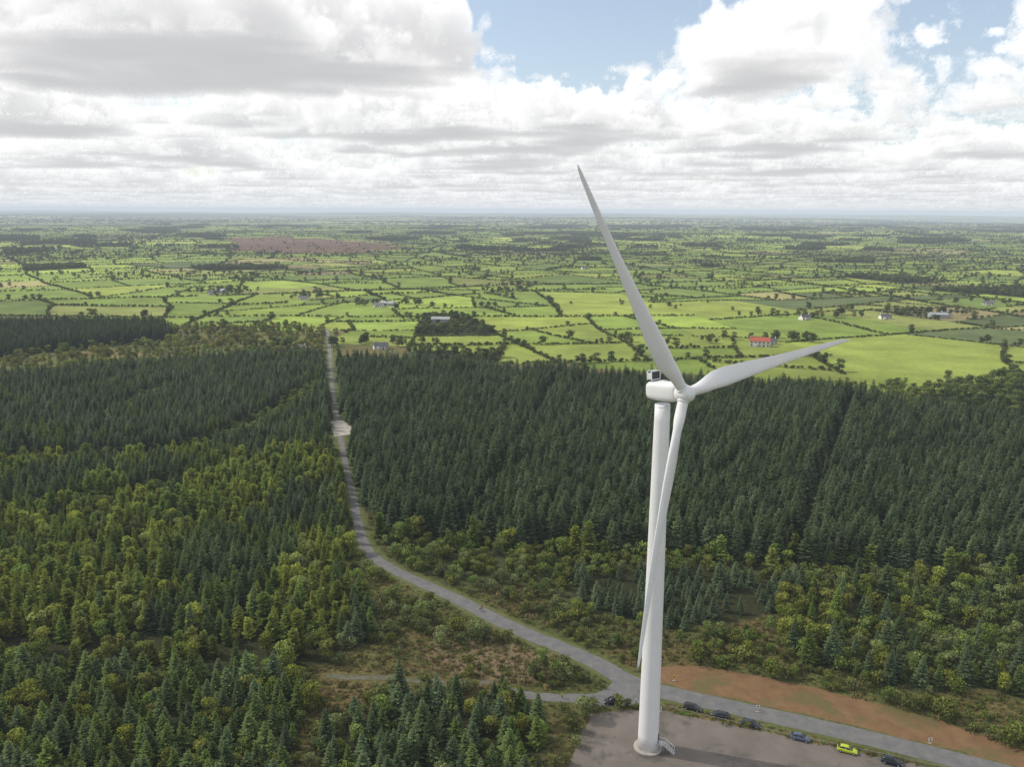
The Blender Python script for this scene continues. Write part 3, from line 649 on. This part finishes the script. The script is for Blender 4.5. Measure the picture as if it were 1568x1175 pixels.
# ================= vehicles =================
m_glass=simple('car_glass',(.02,.024,.028),.08,.6); m_tyre=simple('tyre_rubber',(.02,.02,.02),.85); m_alloy=simple('alloy',(.5,.5,.52),.3,.5,.8)
m_lamp=simple('headlamp',(.7,.7,.68),.15,.6); m_red=simple('tail_lamp',(.35,.02,.02),.3,.5); m_plate=simple('number_plate',(.7,.68,.5),.5)
def car(loc,rz,col,suv=0.,metal=.3):
    e=empty('parked_car',loc,rz); p=simple('car_paint',col,.28,.6,metal)
    k=1+suv*.18
    S_=[(-2.12,.52,.66,.70),(-2.02,.36,.92,.80),(-1.75,.28,.98*k,.86),(-1.2,.26,1.0*k,.89),(-.3,.26,.98*k,.90),(.55,.26,.95*k,.90),(1.0,.27,.90*k,.88),(1.5,.28,.83*k,.86),(1.95,.32,.70*k,.80),(2.12,.42,.58,.66)]
    rings=[]
    for x_,z0,z1,w_ in S_:
        rings.append([(x_,-w_*.9,z0),(x_,-w_,z0+.12),(x_,-w_,z1-.22),(x_,-w_*.95,z1-.06),(x_,-w_*.84,z1),(x_,0,z1+.02),(x_,w_*.84,z1),(x_,w_*.95,z1-.06),(x_,w_,z1-.22),(x_,w_,z0+.12),(x_,w_*.9,z0),(x_,0,z0-.02)])
    ringloft('body',rings,[p],e)
    ct=(1.43+suv*.28)
    G_=[(-1.95+.15*suv,.95*k,.96*k,.60,.60),(-1.45-.3*suv,.94*k,ct-.06,.70,.56),(-.9,.93*k,ct,.74,.58),(.1,.91*k,ct-.01,.75,.58),(.45,.90*k,ct-.12,.74,.57),(1.15,.88*k,.9*k,.70,.68)]
    ringloft('windows',[[(x_,-wb,zb),(x_,-(wb*.6+wt*.4),zb+(zt-zb)*.55),(x_,-wt,zt-.04),(x_,0,zt-.005),(x_,wt,zt-.04),(x_,(wb*.6+wt*.4),zb+(zt-zb)*.55),(x_,wb,zb)] for x_,zb,zt,wb,wt in G_],[m_glass],e)
    ringloft('roof',[[(x_,-w_,z_-.03),(x_,-w_*.8,z_+.02),(x_,0,z_+.035),(x_,w_*.8,z_+.02),(x_,w_,z_-.03)] for x_,w_,z_ in((-1.42-.3*suv,.57,ct-.05),(-.9,.6,ct+.005),(.1,.6,ct),(.42,.58,ct-.1))],[p],e)
    for y_ in(-1,1):
        for x0,x1,t0 in((.42,1.08,0),(-.35,-.35,1),(-1.45,-1.85,0)):
            a_=np.array([x0,y_*.60,ct-.1]); b_=np.array([x1,y_*.755,.94*k])
            ringloft('pillar',[[tuple(q+np.array([sx*.05,y_*sy*.03,0])) for sx,sy in((-1,-.5),(1,-.5),(1,1),(-1,1))] for q in(a_,b_)],[p],e,False)
        boxw('door_mirror',(.62,y_*.98,.98*k),(.14,.2,.13),p,e)
        boxw('headlamp',(2.0,y_*.56,.60*k),(.16,.30,.12),m_lamp,e); boxw('tail_lamp',(-2.03,y_*.62,.78*k),(.12,.24,.16),m_red,e)
        for x_ in(-1.32,1.32):
            def wc(r,y0): return [(x_+r*math.cos(t),y0,.33+r*math.sin(t)) for t in np.linspace(0,2*math.pi,20,endpoint=False)]
            ringloft('wheel',[wc(.28,y_*.70),wc(.335,y_*.72),wc(.335,y_*.89),wc(.29,y_*.915)],[m_tyre],e); ringloft('hub_cap',[wc(.2,y_*.90),wc(.19,y_*.925),wc(.05,y_*.935)],[m_alloy],e)
    boxw('number_plate',(2.125,0,.5),(.02,.5,.11),m_plate,e,None,0)
    return e
def rdir(x_,y_):
    i=np.hypot(ROAD[:,0]-x_,ROAD[:,1]-y_).argmin(); t=ROAD[min(i+2,len(ROAD)-1)]-ROAD[max(i-2,0)]; return math.atan2(t[1],t[0])
CARS=[(938,1079,(.02,.02,.024),1,None),(1060,1088,(.025,.03,.035),0,1),(1103,1100,(.03,.04,.055),.3,1),(1150,1113,(.03,.045,.06),0,1),(1225,1134,(.10,.13,.20),0,1),(1297,1153,(.50,.62,.03),0,1),(1365,1171,(.02,.03,.045),.5,1)]
for px_,py_,cl_,sv,al in CARS:
    q=G(px_,py_); an=rdir(*q) if al else .05
    car((q[0],q[1],.04),an+(math.pi if px_ in(938,1103) else 0)+random.uniform(-.03,.03),cl_,sv)
# ================= people =================
m_skin=simple('skin',(.45,.27,.2),.6); m_hair=simple('hair',(.04,.025,.015),.8); m_shoe=simple('shoe',(.03,.03,.03),.7)
def person(name,loc,rz,top,leg,stride=.12,arm=.15):
    V_=[(0,0,.95),(0,0,1.15),(0,0,1.38),(0,0,1.47),(.01,0,1.56),(.02,0,1.66),(.0,0,1.74)]; R0=[.13,.12,.13,.055,.075,.095,.05]
    E_=[(0,1),(1,2),(2,3),(3,4),(4,5),(5,6)]
    for s in(-1,1):
        b0=len(V_); st_=stride*s
        V_+=[(0,s*.10,.88),(st_*.6+.03,s*.11,.50),(st_,s*.11,.09),(st_+.14,s*.12,.04)]; R0+=[.095,.062,.042,.04]; E_+=[(0,b0),(b0,b0+1),(b0+1,b0+2),(b0+2,b0+3)]
        b1=len(V_); V_+=[(0,s*.19,1.40),(-.02-arm*s*.3,s*.25,1.13),(.06-arm*s*.8,s*.26,.90),(.09-arm*s,s*.26,.82)]; R0+=[.06,.045,.032,.03]; E_+=[(2,b1),(b1,b1+1),(b1+1,b1+2),(b1+2,b1+3)]
        for f_ in range(5):
            b2=len(V_); h=np.array(V_[b1+3]); off=(f_-1.5)*.02 if f_<4 else .045
            ln2=[.05,.06,.055,.045,.03][f_]; V_+=[tuple(h+np.array([off,0,-.045 if f_<4 else -.01])),tuple(h+np.array([off*1.1+.01,-s*.01,-.045-ln2 if f_<4 else -.035]))]; R0+=[.009,.008]; E_+=[(b1+3,b2),(b2,b2+1)]
    b=len(V_); V_.append((.125,0,1.645)); R0.append(.012); E_.append((5,b))
    me=bpy.data.meshes.new('skel'); me.from_pydata([tuple(map(float,q)) for q in V_],E_,[]); o=bpy.data.objects.new('skel',me); ROOT.objects.link(o)
    md=o.modifiers.new('s','SKIN'); sv=me.skin_vertices[0].data
    for i,r_ in enumerate(R0): sv[i].radius=(r_,r_*(1.25 if i in(1,2) else 1)); sv[i].use_root=(i==0)
    o.modifiers.new('u','SUBSURF').levels=1
    dg=bpy.context.evaluated_depsgraph_get(); me2=bpy.data.meshes.new_from_object(o.evaluated_get(dg)); bpy.data.objects.remove(o)
    me2.materials.clear()
    for m in(m_shoe,leg,top,m_skin,m_hair): me2.materials.append(m)
    for p in me2.polygons:
        c=p.center; p.use_smooth=True
        if c.z<.09: i=0
        elif abs(c.y)>.2 and c.z<.9: i=3
        elif c.z<.93: i=1
        elif c.z<1.47: i=2
        elif c.z>1.70 or (c.x<0 and c.z>1.56): i=4
        else: i=3
        p.material_index=i
    o=bpy.data.objects.new(name,me2); ROOT.objects.link(o); o.location=loc; o.rotation_euler=(0,0,rz); return o
def cl3(n_,c): return simple(n_,c,.85,.2)
for px_,py_,rz,tp_,lg_ in[(902,1083,.4,(.05,.08,.22),(.04,.04,.05)),(908,1084,2.6,(.30,.10,.10),(.06,.06,.08)),(861,1071,-.6,(.65,.60,.05),(.05,.05,.07)),(735,937,1.9,(.5,.5,.48),(.05,.06,.1)),(738,936,1.2,(.35,.08,.06),(.05,.05,.06)),(974,1079,2.9,(.55,.55,.55),(.05,.06,.1))]:
    q=G(px_,py_); person('person',(q[0],q[1],.04),rz,cl3('jacket',tp_),cl3('trousers',lg_))
# ================= rail, signs =================
m_wood=simple('timber',(.30,.26,.20),.85,.2,0,3,.2); m_sign=simple('sign_face',(.75,.73,.68),.5); m_sy=simple('sign_yellow',(.7,.5,.04),.5)
line=smooth_line(GP([(1012,1083),(1100,1104),(1230,1133),(1400,1169),(1500,1191),(1690,1236)]),2.4)
e=empty('timber_rail',(0,0,0))
for p,q in zip(line[:-1],line[1:]):
    d=q-p; l=np.linalg.norm(d); d/=l; axq=((d[0],d[1],0),(-d[1],d[0],0),(0,0,1)); c=(p+q)/2
    boxw('post',(p[0],p[1],.3),(.14,.14,.6),m_wood,e,axq,0); boxw('rail',(c[0],c[1],.5),(l-.15,.07,.16),m_wood,e,axq,0)
def sign(px_,py_,h=1.6,mat=None,rz=0.):
    q=G(px_,py_); e=empty('warning_sign',(q[0],q[1],.03),rz)
    for s in(-.3,.3): boxw('post',(s,0,h/2),(.07,.07,h),m_steel,e,None,0)
    boxw('panel',(0,-.06,h-.1),(.9,.04,.7),mat or m_sign,e,None,.01); boxw('symbol',(0,-.084,h-.1),(.4,.005,.35),m_dark,e,None,0)
    boxw('base',(0,0,.06),(.9,.4,.12),m_conc,e)
sign(1160,1092); sign(1032,1044,1.2,m_sy,.3); sign(1424,1140,1.2); sign(1010,1092,1.2)
# ================= farmhouses =================
m_wall=simple('painted_render',(.62,.60,.56),.9,.2,0,.5,.06); m_slate=simple('slate_roof',(.10,.10,.11),.8,.3,0,1.5,.2); m_tile=simple('red_tile_roof',(.34,.09,.06),.8,.2,0,1.5,.2)
m_shed=simple('shed_cladding',(.30,.32,.32),.7,.3,0,1,.1); m_tin=simple('tin_roof',(.26,.28,.29),.5,.4,0,.6,.15); m_win=simple('window_glass',(.04,.05,.06),.1,.6); m_door=simple('painted_door',(.15,.05,.03),.5)
def house(x_,y_,rz,kind):
    L_,W_,e_,r_=(12,6.8,2.9,5.4) if kind==0 else ((19,10,3.8,5.8) if kind==1 else (17,8,5.0,8.0))
    o=empty('farm_shed' if kind==1 else 'farmhouse',(x_,y_,0),rz)
    wm,rm=(m_shed,m_tin) if kind==1 else (m_wall,m_tile if kind==2 else m_slate)
    h=L_/2;w2=W_/2
    me=bpy.data.meshes.new('walls'); me.from_pydata([(-h,-w2,0),(h,-w2,0),(h,w2,0),(-h,w2,0),(-h,-w2,e_),(h,-w2,e_),(h,w2,e_),(-h,w2,e_),(-h,0,r_),(h,0,r_)],[],[(0,1,5,4),(2,3,7,6),(1,2,6,9,5),(3,0,4,8,7)]); me.materials.append(wm)
    q=bpy.data.objects.new('walls',me); ROOT.objects.link(q); q.parent=o
    for s in(-1,1):
        dv=np.array([0,s*w2,e_-r_]); l=np.linalg.norm(dv); dv/=l; nrm=(0,s*(r_-e_)/l,w2/l)
        boxw('roof_slope',(0,s*(w2+.2)/2,(e_+r_)/2+.05),(L_+.8,l+.5,.16),rm,o,((1,0,0),(0,dv[1]*1.,dv[2]),(0,nrm[1],nrm[2])),0)
    if kind!=1:
        n=5 if kind==2 else 4
        for i in range(n):
            x0=-h+L_*(i+.5)/n
            for z0 in([1.5,3.9] if kind==2 else [1.5]):
                for s in(-1,1): boxw('window',(x0,s*(w2+.01),z0),(1.3,.1,1.2),m_win,o,None,0); boxw('sill',(x0,s*(w2+.06),z0-.68),(1.5,.2,.1),m_conc,o,None,0)
        boxw('door',(L_/n*(.5 if n%2==0 else 1.),-(w2+.02),1.05),(1.0,.12,2.1),m_door,o,None,0)
        for s in(-h+.6,h-.6): boxw('chimney',(s,0,r_+.4),(.7,.9,1.6),m_wall,o,None,.02)
        boxw('porch',(-L_/n*1.0,-(w2+.9),1.15),(2.2,1.8,2.3),m_wall,o,None,.02)
    else:
        boxw('sliding_door',(-2,-(w2+.05),1.7),(4.5,.12,3.4),m_dark,o,None,0); boxw('lean_to',(h*.3,w2+2.0,1.4),(10,3.9,2.8),m_shed,o,None,0)
for (x_,y_),k_ in HW: house(x_,y_,random.uniform(-.5,.5),k_)

# ================= haze =================
hb=boxw('haze',(0,0,30),(68000,68000,250),m_white,None,None,0); hb.data.materials.clear()
m_,N,L=newmat('haze'); o_=node(N,'ShaderNodeOutputMaterial'); va=node(N,'ShaderNodeVolumeAbsorption'); ve=node(N,'ShaderNodeEmission'); ad=node(N,'ShaderNodeAddShader')
SG=7.5e-5; va.inputs['Color'].default_value=(0,0,0,1); va.inputs['Density'].default_value=SG; ve.inputs['Color'].default_value=(.60,.68,.76,1); ve.inputs['Strength'].default_value=SG
L.new(va.outputs[0],ad.inputs[0]); L.new(ve.outputs[0],ad.inputs[1]); L.new(ad.outputs[0],o_.inputs['Volume']); hb.data.materials.append(m_)
